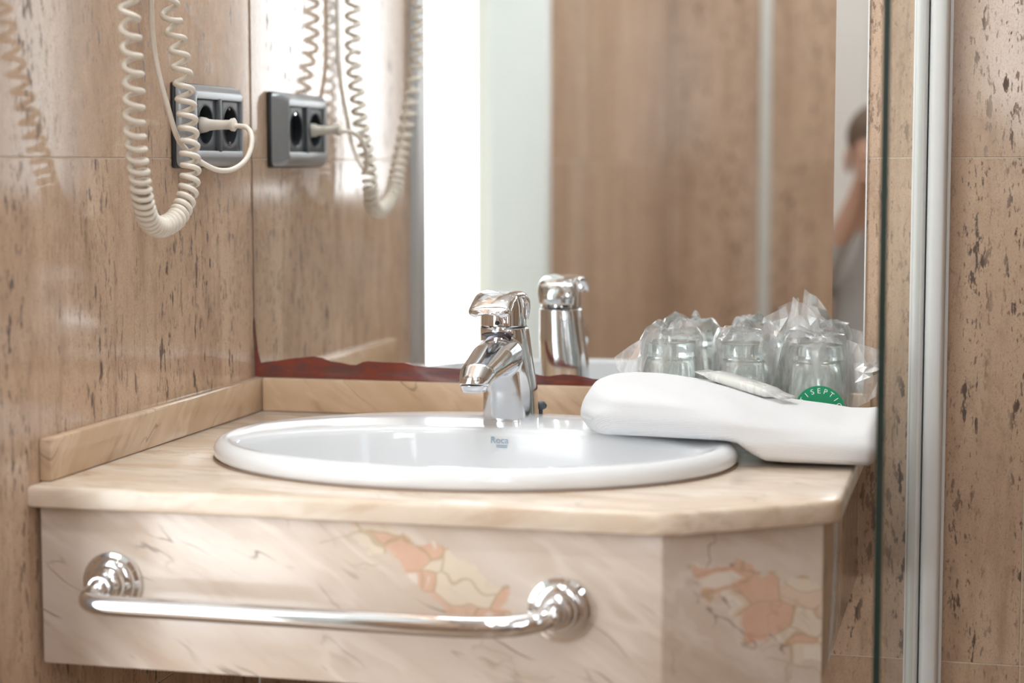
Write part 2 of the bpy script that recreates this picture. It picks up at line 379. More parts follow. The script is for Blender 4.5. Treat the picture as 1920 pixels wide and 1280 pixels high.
# hall behind the doorway
box('wall_hall_left', (-1.3, -1.9, Z_FLOOR), (-1.2, -.3, Z_CEIL), PAINT, None, kind='structure')
box('wall_hall_front', (-1.2, -.3, Z_FLOOR), (-.1, -.2, Z_CEIL), PAINT, None, kind='structure')
hall = box('wall_hall_rear', (-.244, -2.0, Z_FLOOR), (-.1, -1.9, Z_CEIL), PALE, None, kind='structure')
box('wall_hall_lintel', (-1.2, -2.0, 1.30), (-.244, -1.9, Z_CEIL), PAINT, None, kind='structure')
# lit glazed door at the end of the hall
g = box('door_2', (-1.2, -1.97, Z_FLOOR), (-1.14, -1.93, 1.30), WHITE, None, kind='structure')
box('door_stile', (-.30, -1.97, Z_FLOOR), (-.244, -1.93, 1.30), glow('stile_glow', (.93, .97, 1.0), GLAZED*.85), g)  # door stile given its own glow, continuing the lit pane
box('frosted_pane', (-1.14, -1.955, Z_FLOOR), (-.30, -1.945, 1.30), glow('daylit_frosted_glass', (.95, .98, 1.0), GLAZED), g)
# door casing in the left wall
ALU = plain('brushed_door_frame', (.50, .51, .52), .35, .3)
trim = box('trim_1', (.235, Y_REAR, Z_FLOOR), (.262, Y_REAR+.02, Z_CEIL), PALE, None, .003, kind='structure')
d1 = box('door_1', (-.1, DOOR_Y0, Z_FLOOR), (.012, DOOR_Y0+.045, DOOR_TOP), ALU, None, .003, kind='structure')
box('jamb', (-.1, DOOR_Y1-.045, Z_FLOOR), (.012, DOOR_Y1, DOOR_TOP), PALE, d1, .003)
box('head', (-.1, DOOR_Y1-.045, DOOR_TOP), (.012, DOOR_Y0+.045, DOOR_TOP+.045), WHITE, d1, .003)
# window behind the photographer
def window(name, x0, x1, mat, mid=None):
    wn = box(name, (x0, Y_REAR-.06, WZ0), (x1, Y_REAR+.02, WZ0+.04), WHITE, None, .004, kind='structure')
    box('window_frame', (x0, Y_REAR-.06, WZ1-.04), (x1, Y_REAR+.01, WZ1), WHITE, wn, .004)
    for q in (x0, x1-.03): box('window_frame', (q, Y_REAR-.06, WZ0+.04), (q+.03, Y_REAR+.01, WZ1-.04), WHITE, wn, .004)
    for a, b in (((x0+.03, mid), (mid, x1-.03)) if mid else ((x0+.03, x1-.03),)): box('pane', (a, Y_REAR-.04, WZ0+.04), (b, Y_REAR-.03, WZ1-.04), mat, wn)
window('window_1', WX0, WX1, glow('daylit_window_glass', (.96, .98, 1.0), WINDOW), 1.005)
window('window_2', 1.74, X_RIGHT-.002, glow('shaded_window_glass', (.80, .92, 1.0), WINDOW*.45))

# ------------------------------------------------------------------ lamps of the room, plus added ones
SPOTM = glow('halogen_lens', (.93, .97, 1.0), SPOT)
def downlight(x, y, label):
    t = thing('ceiling_downlight', label, 'downlight', (x, y, Z_CEIL), 'recessed ceiling downlights')
    vs, fs = lathe([(.036, -.001), (.037, -.006), (.050, -.005), (.052, 0)], (x, y, Z_CEIL), n=28, cap=False); mesh('trim_ring', vs, fs, CHROME, t)
    vs, fs = lathe([(.036, -.003), (.001, -.003)], (x, y, Z_CEIL), n=24, cap=False); mesh('lens', vs, fs, SPOTM, t)
for i, (x, y) in enumerate(((.18, -.62), (.50, -.55), (.25, -1.30), (.66, -1.25), (.42, -2.0), (.35, -2.6), (.95, -2.65))):  # last two spots are extra, added to brighten the rear walls
    downlight(x, y, 'small round recessed ceiling spotlight mirrored as a bright dot in the chrome')
sl = thing('fill_strip_light', 'added white strip light, unseen above the mirror, brightening the basin', 'added light', (.35, 0, 1.14))  # added lamp, there to brighten the worktop, towel and basin
box('housing', (.02, -.06, 1.13), (.68, 0, 1.24), WHITE, sl, .006)
box('diffuser', (.03, -.15, 1.14), (.67, -.06, 1.23), glow('strip_diffuser', (.90, .96, 1.0), STRIP), sl, .008)

# ------------------------------------------------------------------ worktop
def outline(ins):
    P = [Vector((0, 0)), Vector((.715, 0)), Vector((.715, -.455)), Vector((.581, -.552)), Vector((0, -.552))]
    rad = [0, 0, .012, .02, 0]; out = []; n = len(P)
    for i in range(n):
        a, b, c = P[i-1], P[i], P[(i+1) % n]
        if rad[i]:
            u, v = (a-b).normalized(), (c-b).normalized()
            for k in range(6):
                t = k/5; p = (b+u*rad[i])*(1-t)**2 + b*2*t*(1-t) + (b+v*rad[i])*t*t; out.append(p)
        else: out.append(b)
    cen = []; m = len(out)
    for i in range(m):
        a, b, c = out[i-1], out[i], out[(i+1) % m]
        e1, e2 = (b-a).normalized(), (c-b).normalized()
        n1, n2 = Vector((e1.y, -e1.x)), Vector((e2.y, -e2.x)); nn = (n1+n2).normalized(); k = 1/max(.5, nn.dot(n1))
        cen.append(b - nn*ins*k*(-1))
    return cen
BC, BA, BB = Vector((.345, -.2965)), .2595, .2025       # basin outline
def countertop():
    bm = bmesh.new(); loops = []
    sgn = 1
    test = outline(.01); sgn = 1 if min(v.x for v in test) > 0 else -1
    for ins, z in ((.005, 0), (.0022, -.0006), (.0006, -.0022), (0, -.005), (0, -.0165), (.001, -.019), (.004, -.0205)):
        loops.append([bm.verts.new((v.x, v.y, z)) for v in outline(ins*sgn)])
    n = len(loops[0])
    for a, b in zip(loops, loops[1:]):
        for j in range(n): bm.faces.new((a[j], a[(j+1) % n], b[(j+1) % n], b[j]))
    m = 64; holes = []
    for z in (0, -.0205):
        holes.append([bm.verts.new((BC.x + (BA-.012)*math.cos(2*math.pi*k/m), BC.y + (BB-.012)*math.sin(2*math.pi*k/m), z)) for k in range(m)])
    for j in range(m): bm.faces.new((holes[0][j], holes[0][(j+1) % m], holes[1][(j+1) % m], holes[1][j]))
    for lp, h in ((loops[0], holes[0]), (loops[-1], holes[1])):
        ed = []
        for L in (lp, h):
            for j in range(len(L)):
                e = bm.edges.get((L[j], L[(j+1) % len(L)])) or bm.edges.new((L[j], L[(j+1) % len(L)])); ed.append(e)
        bmesh.ops.triangle_fill(bm, use_beauty=True, use_dissolve=False, edges=ed)
    bmesh.ops.recalc_face_normals(bm, faces=bm.faces)
    me = bpy.data.meshes.new('vanity_worktop'); bm.to_mesh(me); bm.free()
    o = link('vanity_worktop', me, TOP); me.set_sharp_from_angle(angle=math.radians(35))
    return tag(o, 'cream veined marble worktop with a chamfered corner holding the basin', 'worktop')
countertop()
HB, T = .0393, .0123
sl_ = box('backsplash', (0, -.530, 0), (T, 0, HB), SPLASH, None, .0028); tag(sl_, 'tan marble upstand along the left tiled wall', 'backsplash')
sb_ = box('backsplash', (T, -T, 0), (.712, 0, HB), SPLASH, None, .0028); tag(sb_, 'tan marble upstand running below the mirror behind the tap', 'backsplash')

# apron under the worktop
ap = thing('vanity_apron', 'pink and cream veined marble apron panel below the worktop', 'apron', (.35, -.53, -.165))
ZT, ZB = -.0205, -.165
box('front_panel', (.0056, -.54, ZB), (.575, -.52, ZT), APRON, ap, .0015)
def slab(name, a, b, th, mat, parent):
    a, b = Vector(a), Vector(b); e = (b-a).normalized(); n_ = Vector((-e.y, e.x))*th
    P = [a, b, b+n_, a+n_]; vs = [(p.x, p.y, z) for z in (ZB, ZT) for p in P]
    return mesh(name, vs, [(0, 1, 2, 3), (4, 5, 6, 7), (0, 1, 5, 4), (1, 2, 6, 5), (2, 3, 7, 6), (3, 0, 4, 7)], mat, parent, False)
slab('corner_panel', (.5755, -.54), (.700, -.452), .02, APRON, ap)
box('side_panel', (.682, -.448, ZB), (.6995, 0, ZT), TILE, ap, .0012)

# ------------------------------------------------------------------ mirror
mr = thing('wall_mirror', 'large frameless wall mirror with a slanted right edge and a corroded brown-red bottom edge', 'mirror', (.35, 0, HB))
MX0, MX1, MZ0, MZ1, MB = .0015, .7025, HB+.0005, 1.10, .669
mesh('silvered_glass', [(MX0, -.005, MZ0), (MB, -.005, MZ0), (MB, -.005, MZ1), (MX0, -.005, MZ1), (MX0, 0, MZ0), (MB, 0, MZ0), (MB, 0, MZ1), (MX0, 0, MZ1)],
     [(0, 1, 2, 3), (4, 5, 6, 7), (0, 1, 5, 4), (1, 2, 6, 5), (2, 3, 7, 6), (3, 0, 4, 7)], MIR, mr, False)
mesh('bevelled_edge', [(MB, -.005, MZ0), (MX1, -.0035, MZ0), (MX1, -.0035, MZ1), (MB, -.005, MZ1), (MB, 0, MZ0), (MX1, 0, MZ0), (MX1, 0, MZ1), (MB, 0, MZ1)],
     [(0, 1, 2, 3), (4, 5, 6, 7), (0, 1, 5, 4), (1, 2, 6, 5), (2, 3, 7, 6), (3, 0, 4, 7)], MIR, mr, False)
box('polished_rim', (MX1, -.0035, MZ0), (MX1+.0014, 0, MZ1), plain('rim_glint', (.85, .87, .87), .1), mr)  # near-white colour paints in the light this edge catches
band = [(.0018, .11), (.003, .093), (.0055, .070), (.009, .056), (.016, .0575), (.029, .0590), (.0458, .0619), (.060, .0635), (.0741, .0652), (.083, .064), (.095, .0600), (.108, .0586), (.118, .0565), (.1261, .0563), (.134, .060), (.1404, .0612), (.155, .0606),
        (.170, .0604), (.1854, .0602), (.198, .0577), (.2109, .0566), (.230, .0562), (.2489, .0557), (.275, .054), (.300, .0535), (.320, .053), (.3363, .0518), (.347, .0495), (.3549, .0492), (.3672, .0516), (.379, .0518), (.3917, .0502), (.405, .0475), (.42, .0468), (.45, .046), (.50, .0455), (.56, .045), (.63, .0445), (.668, .044)]
vs = []; fs = []
for x, z in band:
    vs += [(x, -.0054, MZ0), (x, -.0054, z), (x, -.005, MZ0), (x, -.005, z)]
for i in range(len(band)-1):
    k = i*4; fs += [(k, k+4, k+5, k+1), (k+1, k+5, k+7, k+3), (k+2, k+6, k+7, k+3), (k, k+4, k+6, k+2)]
e = len(vs)-4; fs += [(0, 1, 3, 2), (e, e+1, e+3, e+2)]
o = mesh('corroded_band', vs, fs, RUST, mr, False); o['label'] = 'wavy brown-red corroded strip along the mirror bottom'

# ------------------------------------------------------------------ basin
IC, IA, IB = Vector((.347, -.342)), .229, .139
def ering(c, a, b, z, n=96): return [Vector((c.x + a*math.cos(2*math.pi*k/n), c.y + b*math.sin(2*math.pi*k/n), z)) for k in range(n)]
bs = thing('washbasin', 'white oval porcelain drop-in washbasin set in the marble worktop', 'washbasin', (.345, -.2965, 0))
rings = [ering(BC, BA-.004, BB-.004, 0.0005), ering(BC, BA, BB, .004), ering(BC, BA+.0005, BB+.0005, .010), ering(BC, BA-.002, BB-.002, .0155), ering(BC, BA-.007, BB-.007, .0195), ering(BC, BA-.013, BB-.0125, .0205)]
for t, z in ((.35, .0196), (.62, .0182), (.84, .0170), (.95, .0158)):
    a0, b0 = BA-.013, BB-.0125
    rings.append(ering(BC.lerp(IC, t), a0+(IA-a0)*t, b0+(IB-b0)*t, z))
DC = Vector((.347, -.325))
for s, z, k in ((1.0, .0138, 0), (.992, .009, 0), (.985, .002, .0), (.955, -.028, .06), (.90, -.062, .15), (.80, -.094, .3), (.64, -.115, .5), (.42, -.128, .75), (.2, -.134, .95), (.10, -.1355, 1)):
    rings.append(ering(IC.lerp(DC, k), IA*s, IB*s, z))
vs, fs = loft(rings, cap=False); mesh('bowl', vs, fs, PORC, bs)
vs, fs = lathe([(.034, -.1335), (.030, -.1325), (.022, -.134), (.020, -.137), (.001, -.137)], (DC.x, DC.y, 0), n=32, cap=False)
mesh('drain', vs, fs, CHROME, bs)
seal = []
for z, e in ((.0004, .0012), (.0012, .0010), (.0016, -.001)): seal.append(ering(BC, BA-.0005+e, BB-.0005+e, z))
vs, fs = loft(seal, cap=False); mesh('sealant_line', vs, fs, plain('aged_sealant', (.30, .19, .12), .6), bs)
LOGO = plain('logo_blue_print', (.30, .42, .52), .4)
# printed maker's mark on the back slope of the bowl
lz, lh = .0035, .0105
ly = lambda z: lerp([(-.062, IC.y + (DC.y-IC.y)*.15 + IB*.90), (-.028, IC.y + .06*(DC.y-IC.y) + IB*.955), (.002, IC.y+IB*.985), (.009, IC.y+IB*.992)], z) - .0012
zc = .0015; slope = (ly(.0)-ly(-.026))/.026
M4 = Matrix(((1, 0, 0, .3485), (0, slope, -1, ly(zc)), (0, 1, slope, zc), (0, 0, 0, 1)))
text_mesh('printed_logo', 'Roca', .0095, LOGO, bs, M4, .0001)
for q in (0, 1): box('logo_underline', (.3475-.002, ly(zc-.0022-q*.0018)-.0003, zc-.0026-q*.0018), (.3475+.0095, ly(zc-.0022-q*.0018), zc-.0018-q*.0018), LOGO, bs)

# ------------------------------------------------------------------ tap
FX, FY, FB = .3375, -.140, .3440      # handle axis, and the base that flares a little to the side
def sup(cx, cy_, wx, wy, z, p=2.6, n=40, tilt=0.0):
    out = []
    for k in range(n):
        a = 2*math.pi*k/n; c, s = math.cos(a), math.sin(a)
        dx = math.copysign(abs(c)**(2/p), c)*wx; dy = math.copysign(abs(s)**(2/p), s)*wy
        out.append(Vector((cx+dx, cy_+dy, z + dy*tilt)))
    return out
tap = thing('basin_tap', 'chrome single-lever mixer tap standing on the basin deck', 'tap', (FX, FY, .018))
def remeshed(parts, voxel, smooth, name, mat, parent):
    bm = bmesh.new()
    for vs, fs in parts:
        m = bpy.data.meshes.new('tmp'); m.from_pydata([tuple(v) for v in vs], [], fs); bm.from_mesh(m); bpy.data.meshes.remove(m)
    bmesh.ops.recalc_face_normals(bm, faces=bm.faces)
    me = bpy.data.meshes.new(name); bm.to_mesh(me); bm.free()
    ob = bpy.data.objects.new('tmp', me); COL.objects.link(ob)
    r = ob.modifiers.new('r', 'REMESH'); r.mode = 'VOXEL'; r.voxel_size = voxel
    s = ob.modifiers.new('s', 'SMOOTH'); s.factor = .5; s.iterations = smooth
    nm = bpy.data.meshes.new_from_object(ob.evaluated_get(bpy.context.evaluated_depsgraph_get()))
    bpy.data.objects.remove(ob); bpy.data.meshes.remove(me); nm.name = name
    nm.materials.clear()
    return link(name, nm, mat, parent)
col = loft([sup(FB, FY+.002, .0290, .0265, .0165), sup(FB, FY+.002, .0290, .0265, .022), sup(FB-.0008, FY+.002, .0285, .0262, .05), sup(FX+.0025, FY+.001, .0268, .0262, .08), sup(FX+.001, FY, .0252, .026, .105), sup(FX, FY-.001, .0245, .0255, .1165)])
def ellring(c, d, upd, ru, rs, n=32, p=2.2):
    d = Vector(d).normalized(); s = d.cross(Vector(upd)).normalized(); u = s.cross(d); out = []
    for k in range(n):
        a = 2*math.pi*k/n; cc, ss = math.cos(a), math.sin(a)
        out.append(Vector(c) + s*math.copysign(abs(cc)**(2/p), cc)*rs + u*math.copysign(abs(ss)**(2/p), ss)*ru)
    return out
sp = loft([ellring((FX, -.130, .090), (0, -1, -.15), (0, 0, 1), .023, .0240), ellring((FX, -.160, .0885), (0, -1, -.22), (0, 0, 1), .0220, .0238), ellring((FX-.001, -.190, .0855), (0, -1, -.30), (0, 0, 1), .0185, .0225),
           ellring((FX-.002, -.217, .0800), (0, -1, -.45), (0, 0, 1), .0155, .0205), ellring((FX-.003, -.238, .0755), (0, -1, -.75), (0, 0, 1), .0145, .0185), ellring((FX-.004, -.2475, .0685), (0, -.5, -1), (0, -1, .4), .0140, .0160), ellring((FX-.004, -.2485, .0645), (0, -.2, -1), (0, -1, 0), .0140, .0150)])
remeshed([col, sp], .0011, 14, 'body', CHROME_WORN, tap)
# dark groove between handle and spout
AX = Vector((FX-.004, -.249, 0))
vs, fs = lathe([(.0138, .0665), (.0138, .0640), (.0130, .0630), (.0128, .0600), (.0115, .0592), (.0105, .0600)], AX, n=32, cap=False); mesh('aerator_ring', vs, fs, CHROME, tap, sharp=50)
vs, fs = lathe([(.0108, .0605), (.006, .0598), (.0005, .0596)], AX, n=28, cap=False); mesh('aerator_mesh', vs, fs, SLATE, tap)
# cartridge drum under the lever
vs, fs = loft([sup(FX, FY-.003, .0225, .0235, .113, 2.2), sup(FX, FY-.003, .0232, .0240, .1175, 2.2), sup(FX, FY-.004, .0236, .0240, .1185, 2.2), sup(FX, FY-.004, .0228, .0234, .138, 2.2), sup(FX, FY-.004, .0200, .0205, .1485, 2.2), sup(FX, FY-.004, .010, .010, .151, 2.2)]); mesh('cartridge_cover', vs, fs, CHROME, tap, sharp=40)
vs, fs = loft([sup(FX, FY-.002, .0240, .0246, .1162, 2.3), sup(FX, FY-.002, .0240, .0246, .1170, 2.3)]); mesh('seal_ring', vs, fs, DARK, tap)
# index rib and screw dimple at the front of the drum
vs, fs = tube(spline([(FX, FY-.0265, .1205), (FX, FY-.0275, .126), (FX, FY-.0272, .134)], 5), [.0042, .004, .0038, .0034, .003, .0026, .0024, .0022, .0022, .002, .002], 12); mesh('index_rib', vs, fs, CHROME, tap)
vs, fs = lathe([(.0001, .0050), (.0018, .0050), (.0022, .0046), (.0022, .002)], (FX, FY-.0268, .1222), 'y', 16, cap=False); mesh('index_screw', vs, fs, DARK, tap)
GUN = chrome_mat('dark_chrome', .12, (.16, .16, .18, 1))
vs, fs = loft([ellring((FX-.001, FY-.0215, .1100), (0, -1, -.1), (0, 0, 1), .0024, .0165, p=2), ellring((FX-.001, FY-.0275, .1094), (0, -1, -.1), (0, 0, 1), .0030, .0170, p=2), ellring((FX-.001, FY-.0292, .1090), (0, -1, -.1), (0, 0, 1), .0022, .0158, p=2)]); mesh('front_slot', vs, fs, GUN, tap, sharp=40)
# lever: an arched strap from the back over the top to the nose
path = spline([(FY+.0285, .1215), (FY+.0290, .134), (FY+.0235, .1465), (FY+.008, .1535), (FY-.014, .1560), (FY-.036, .1552), (FY-.056, .1495), (FY-.070, .1420), (FY-.0775, .1365)] and [(0, FY+.0285, .1215), (0, FY+.0290, .134), (0, FY+.0235, .1465), (0, FY+.008, .1535), (0, FY-.014, .1560), (0, FY-.036, .1548), (0, FY-.054, .1490), (0, FY-.067, .1412), (0, FY-.0735, .1350)], 6)
W = [(0, .0210), (.12, .0232), (.3, .0242), (.5, .0230), (.7, .0225), (.85, .0232), (.95, .0205), (1, .0130)]
DR = [(0, .010), (.15, .013), (.3, .012), (.45, .007), (.6, .008), (.8, .0125), (1, .0075)]
TH_ = [(0, .0030), (.4, .0038), (.75, .0046), (1, .0032)]
rings = []; m = len(path); k = 15
for i, p in enumerate(path):
    t = i/(m-1); a = path[max(0, i-1)]; b = path[min(m-1, i+1)]; tg = (b-a).normalized(); nr = Vector((0, tg.z, -tg.y)); nr = -nr if i >= 0 and nr.dot(Vector((0, 0, 1)) if i > m*.3 else Vector((0, 1, .2))) < 0 else nr
    wv, dv, th = lerp(W, t), lerp(DR, t), lerp(TH_, t); top = []; bot = []
    for j in range(k):
        s = -1 + 2*j/(k-1); x = math.sin(s*math.pi/2*.96)*wv; dz = dv*(1-math.sqrt(max(0, 1-abs(s)**2.2*.96)))
        top.append(p + Vector((FX, 0, 0)) + Vector((x, 0, 0)) - nr*dz)
        bot.append(p + Vector((FX, 0, 0)) + Vector((x*.90, 0, 0)) - nr*(dz*.9+th))
    rings.append(top + bot[::-1])
vs, fs = loft(rings); lv = remeshed([(vs, fs)], .0009, 7, 'lever', CHROME, tap)
# pop-up waste knob behind the tap
vs, fs = tube([Vector((FX+.032, FY+.030, .016)), Vector((FX+.032, FY+.031, .029))], .0022, 10); mesh('waste_rod', vs, fs, SLATE, tap)
vs, fs = lathe([(.002, 0), (.006, .002), (.0068, .005), (.005, .0085), (.001, .0095)], (FX+.032, FY+.031, .0245), n=16); mesh('waste_knob', vs, fs, SLATE, tap)

# ------------------------------------------------------------------ grab bar
gb = thing('towel_rail', 'chrome tubular towel rail fixed across the marble apron', 'towel rail', (.28, -.54, -.088))
for fx, fz in ((.0765, -.0865), (.4885, -.088)):
    vs, fs = lathe([(.0280, 0), (.0284, .003), (.0274, .0050), (.0240, .0060), (.0232, .0090), (.0215, .0110), (.0172, .0118), (.0160, .0160), (.0130, .0195), (.0110, .0205), (.0104, .030)], (fx, -.54, fz), 'y', 40)
    fl = mesh('flange', vs, fs, CHROME, gb, sharp=45)
    vs, fs = lathe([(.0001, .0365), (.0040, .036), (.0075, .0335), (.0098, .029), (.0102, .024)], (fx, -.54, fz), 'y', 28, cap=False); mesh('collar', vs, fs, CHROME, fl)
bz = -.0965; by = -.582
barp = spline([(.0765, -.566, -.0885), (.0720, -.574, -.0915), (.0735, -.5815, -.0945), (.085, -.5850, -.0963), (.105, -.5860, -.0968), (.16, -.5860, -.0968), (.28, -.5860, -.0970), (.385, -.5860, -.0975), (.425, -.5845, -.0972), (.455, -.580, -.0955), (.475, -.574, -.0925), (.486, -.567, -.0895), (.4885, -.560, -.0885)], 10)
vs, fs = tube(barp, .0093, 24); mesh('rail', vs, fs, CHROME, gb)

# ------------------------------------------------------------------ socket
sk = thing('wall_socket', 'silver and dark grey double power socket on the left tiled wall', 'socket', (0, -.14, .287))
Y0, Y1, ZS0, ZS1 = -.226, -.058, .2845, .3715
box('base_plate', (0, Y0-.003, ZS0-.0015), (.005, Y1+.003, ZS1+.0015), DARK, sk, .0022)
OY = (-.176, -.108); WY0, WY1, WZ_0, WZ_1 = -.204, -.080, .3015, .3565
def rr(x, y0, y1, z0, z1, r, n=6):
    out = []
    for cy_, cz, a0 in ((y1-r, z1-r, 0), (y0+r, z1-r, 90), (y0+r, z0+r, 180), (y1-r, z0+r, 270)):
        for k in range(n+1):
            a = math.radians(a0 + 90*k/n); out.append(Vector((x, cy_+r*math.cos(a), cz+r*math.sin(a))))
    return out
rg = [rr(.005, Y0, Y1, ZS0, ZS1, .008), rr(.010, Y0+.001, Y1-.003, ZS0, ZS1, .008), rr(.0150, Y0+.004, Y1-.010, ZS0+.002, ZS1-.002, .008), rr(.0190, Y0+.011, Y1-.019, ZS0+.006, ZS1-.006, .007),
      rr(.0200, WY0-.003, WY1+.003, WZ_0-.006, WZ_1+.006, .003), rr(.0195, WY0, WY1, WZ_0, WZ_1, .0015), rr(.009, WY0, WY1, WZ_0, WZ_1, .0015)]
vs, fs = loft(rg, cap=False); mesh('frame', vs, fs, SILVER, sk, sharp=50)
for oy in OY:
    m = 32; hw = .0290
    sq = []
    for k in range(m):
        a = 2*math.pi*k/m; c, s = math.cos(a), math.sin(a); q = 1/max(abs(c), abs(s)); sq.append((c*q, s*q))
    R = lambda x, f: [Vector((x, oy + f(k)[0], .329 + f(k)[1])) for k in range(m)]
    circ = lambda r: (lambda k: (r*math.cos(2*math.pi*k/m), r*math.sin(2*math.pi*k/m)))
    rings = [R(.008, lambda k: (sq[k][0]*.0275, sq[k][1]*.0275)), R(.0165, lambda k: (sq[k][0]*.0275, sq[k][1]*.0275)), R(.0170, lambda k: (sq[k][0]*.0268, sq[k][1]*.0268)), R(.0170, circ(.0222)), R(.0180, circ(.0212)), R(.0170, circ(.0202))]
    vs, fs = loft(rings, cap=False); ou = mesh('outlet', vs, fs, SLATE, sk, sharp=40)
    vs, fs = loft([R(.0170, circ(.0202)), R(.003, circ(.0195)), R(.003, circ(.0005))], cap=False); mesh('outlet_well', vs, fs, DARK, ou, sharp=40)
    for s in (-1, 1):
        if not (oy == OY[0]): box('earth_clip', (.006, oy-.002, .329+s*.0185-.0012), (.0165, oy+.002, .329+s*.0185+.0012), CHROME, ou)
box('divider', (.008, -.1460, WZ_0-.001), (.0205, -.1380, WZ_1+.001), SLATE, sk, .001)

# ------------------------------------------------------------------ hair dryer cords
hd = thing('hair_dryer', 'cream wall hair dryer with coiled cord and power lead hanging beside the mirror', 'hair dryer', (0, -.34, .23))
coil_path = spline([(.030, -.300, .60), (.0285, -.293, .53), (.0285, -.2905, .447), (.031, -.2830, .42), (.036, -.2800, .385), (.042, -.2810, .335), (.047, -.2880, .300), (.049, -.2920, .276), (.0475, -.2990, .254), (.0445, -.3160, .2345), (.042, -.3400, .2265), (.042, -.3620, .2270), (.044, -.3840, .2355), (.047, -.4010, .254), (.049, -.4120, .278), (.053, -.4290, .321), (.058, -.4400, .365), (.062, -.4540, .409), (.064, -.4590, .43), (.064, -.460, .52), (.060, -.455, .60)], 14)
fr = frames(coil_path); acc = [0]
for a, b in zip(coil_path, coil_path[1:]): acc.append(acc[-1] + (b-a).length)
tot = acc[-1]
PT = lambda s: lerp([(.0, .019), (.15, .0175), (.38, .0145), (.48, .0125), (.545, .0088), (.60, .0062), (.69, .0061), (.745, .0072), (.80, .0135), (.88, .0165), (1, .0185)], s)
def pitch_at(z, side): return lerp([(.222, .0066), (.245, .0066), (.262, .0082), (.285, .0112), (.32, .0140), (.38, .0170), (.43, .0190), (.6, .020)], z) if side else lerp([(.222, .0072), (.238, .0076), (.255, .0105), (.285, .0118), (.32, .0138), (.38, .0168), (.43, .0185), (.6, .020)], z)
pts = []; ph = .8; ds = .00055; s = 0; i = 0
zmin = min(range(len(coil_path)), key=lambda q: coil_path[q].z)
while s < tot:
    while acc[i+1] < s: i += 1
    t = (s-acc[i])/(acc[i+1]-acc[i]); p = coil_path[i].lerp(coil_path[i+1], t); n1 = fr[i][1].lerp(fr[i+1][1], t).normalized(); n2 = fr[i][2].lerp(fr[i+1][2], t).normalized()
    pit = pitch_at(p.z, i > zmin)
    pts.append(p + (n1*math.cos(ph) - n2*math.sin(ph))*.0083)
    step = pit/18; ph += 2*math.pi/18; s += step
vs, fs = tube(pts, .0029, 8); mesh('coiled_cord', vs, fs, CREAM, hd)
pw = spline([(.012, -.305, .62), (.008, -.290, .52), (.008, -.2885, .455), (.009, -.2885, .415), (.014, -.2875, .380), (.022, -.2840, .345), (.029, -.2790, .316), (.036, -.2720, .302), (.046, -.2600, .290), (.057, -.2440, .2815), (.0665, -.2260, .2815), (.0735, -.2080, .290), (.0760, -.1960, .303), (.0735, -.1870, .317), (.066, -.1805, .3255), (.056, -.1775, .3275), (.046, -.176, .328)], 10)
vs, fs = tube(pw, .0028, 12); mesh('power_lead', vs, fs, CREAM, hd)
vs, fs = lathe([(.0001, .003), (.0085, .003), (.0088, .012), (.0078, .0175), (.0062, .0210), (.0056, .026), (.0050, .038), (.0052, .0445), (.0068, .0465), (.0072, .0500), (.0055, .0512), (.0028, .0515)], (0, OY[0], .329), 'x', 28); mesh('plug', vs, fs, CREAM, hd, sharp=60)
box('wall_holder', (0, -.42, .60), (.075, -.26, .78), WHITE, hd, .012, 3)
vs, fs = lathe([(.018, -.02), (.022, 0), (.022, .06), (.026, .10), (.034, .13), (.034, .17), (.028, .185), (.010, .19)], (.06, -.455, .62), n=24); mesh('handset', vs, fs, WHITE, hd)

# ------------------------------------------------------------------ glasses in plastic bags
def glass(x, y, label):
    H = .098
    out = [(.0355, .001), (.0358, .0025), (.0285, H-.020), (.0288, H-.004), (.0272, H), (.0262, H), (.0245, H-.0012), (.0005, H-.0016)]
    inn = [(.0005, H-.016), (.0235, H-.0155), (.0262, H-.019), (.0338, .0025), (.0346, .001)]
    prof = [(r, z) for r, z in out[::-1]][::-1]
    vs, fs = lathe(out + inn + [(.0355, .001)], (x, y, 0), n=48, cap=False)
    o = mesh('drinking_glass', vs, fs, TUMBLER, None, sharp=40)
    return tag(o, label, 'glass', 'upturned glasses in clear bags')
CUPS = ((.5035, -.072), (.5845, -.074), (.6590, -.076))
glass(*CUPS[0], 'upturned clear tumbler in a bag, the one nearest the tap')
glass(*CUPS[1], 'upturned clear tumbler in a bag, the middle of the three')
glass(*CUPS[2], 'upturned clear tumbler in a bag behind the green printed disc')
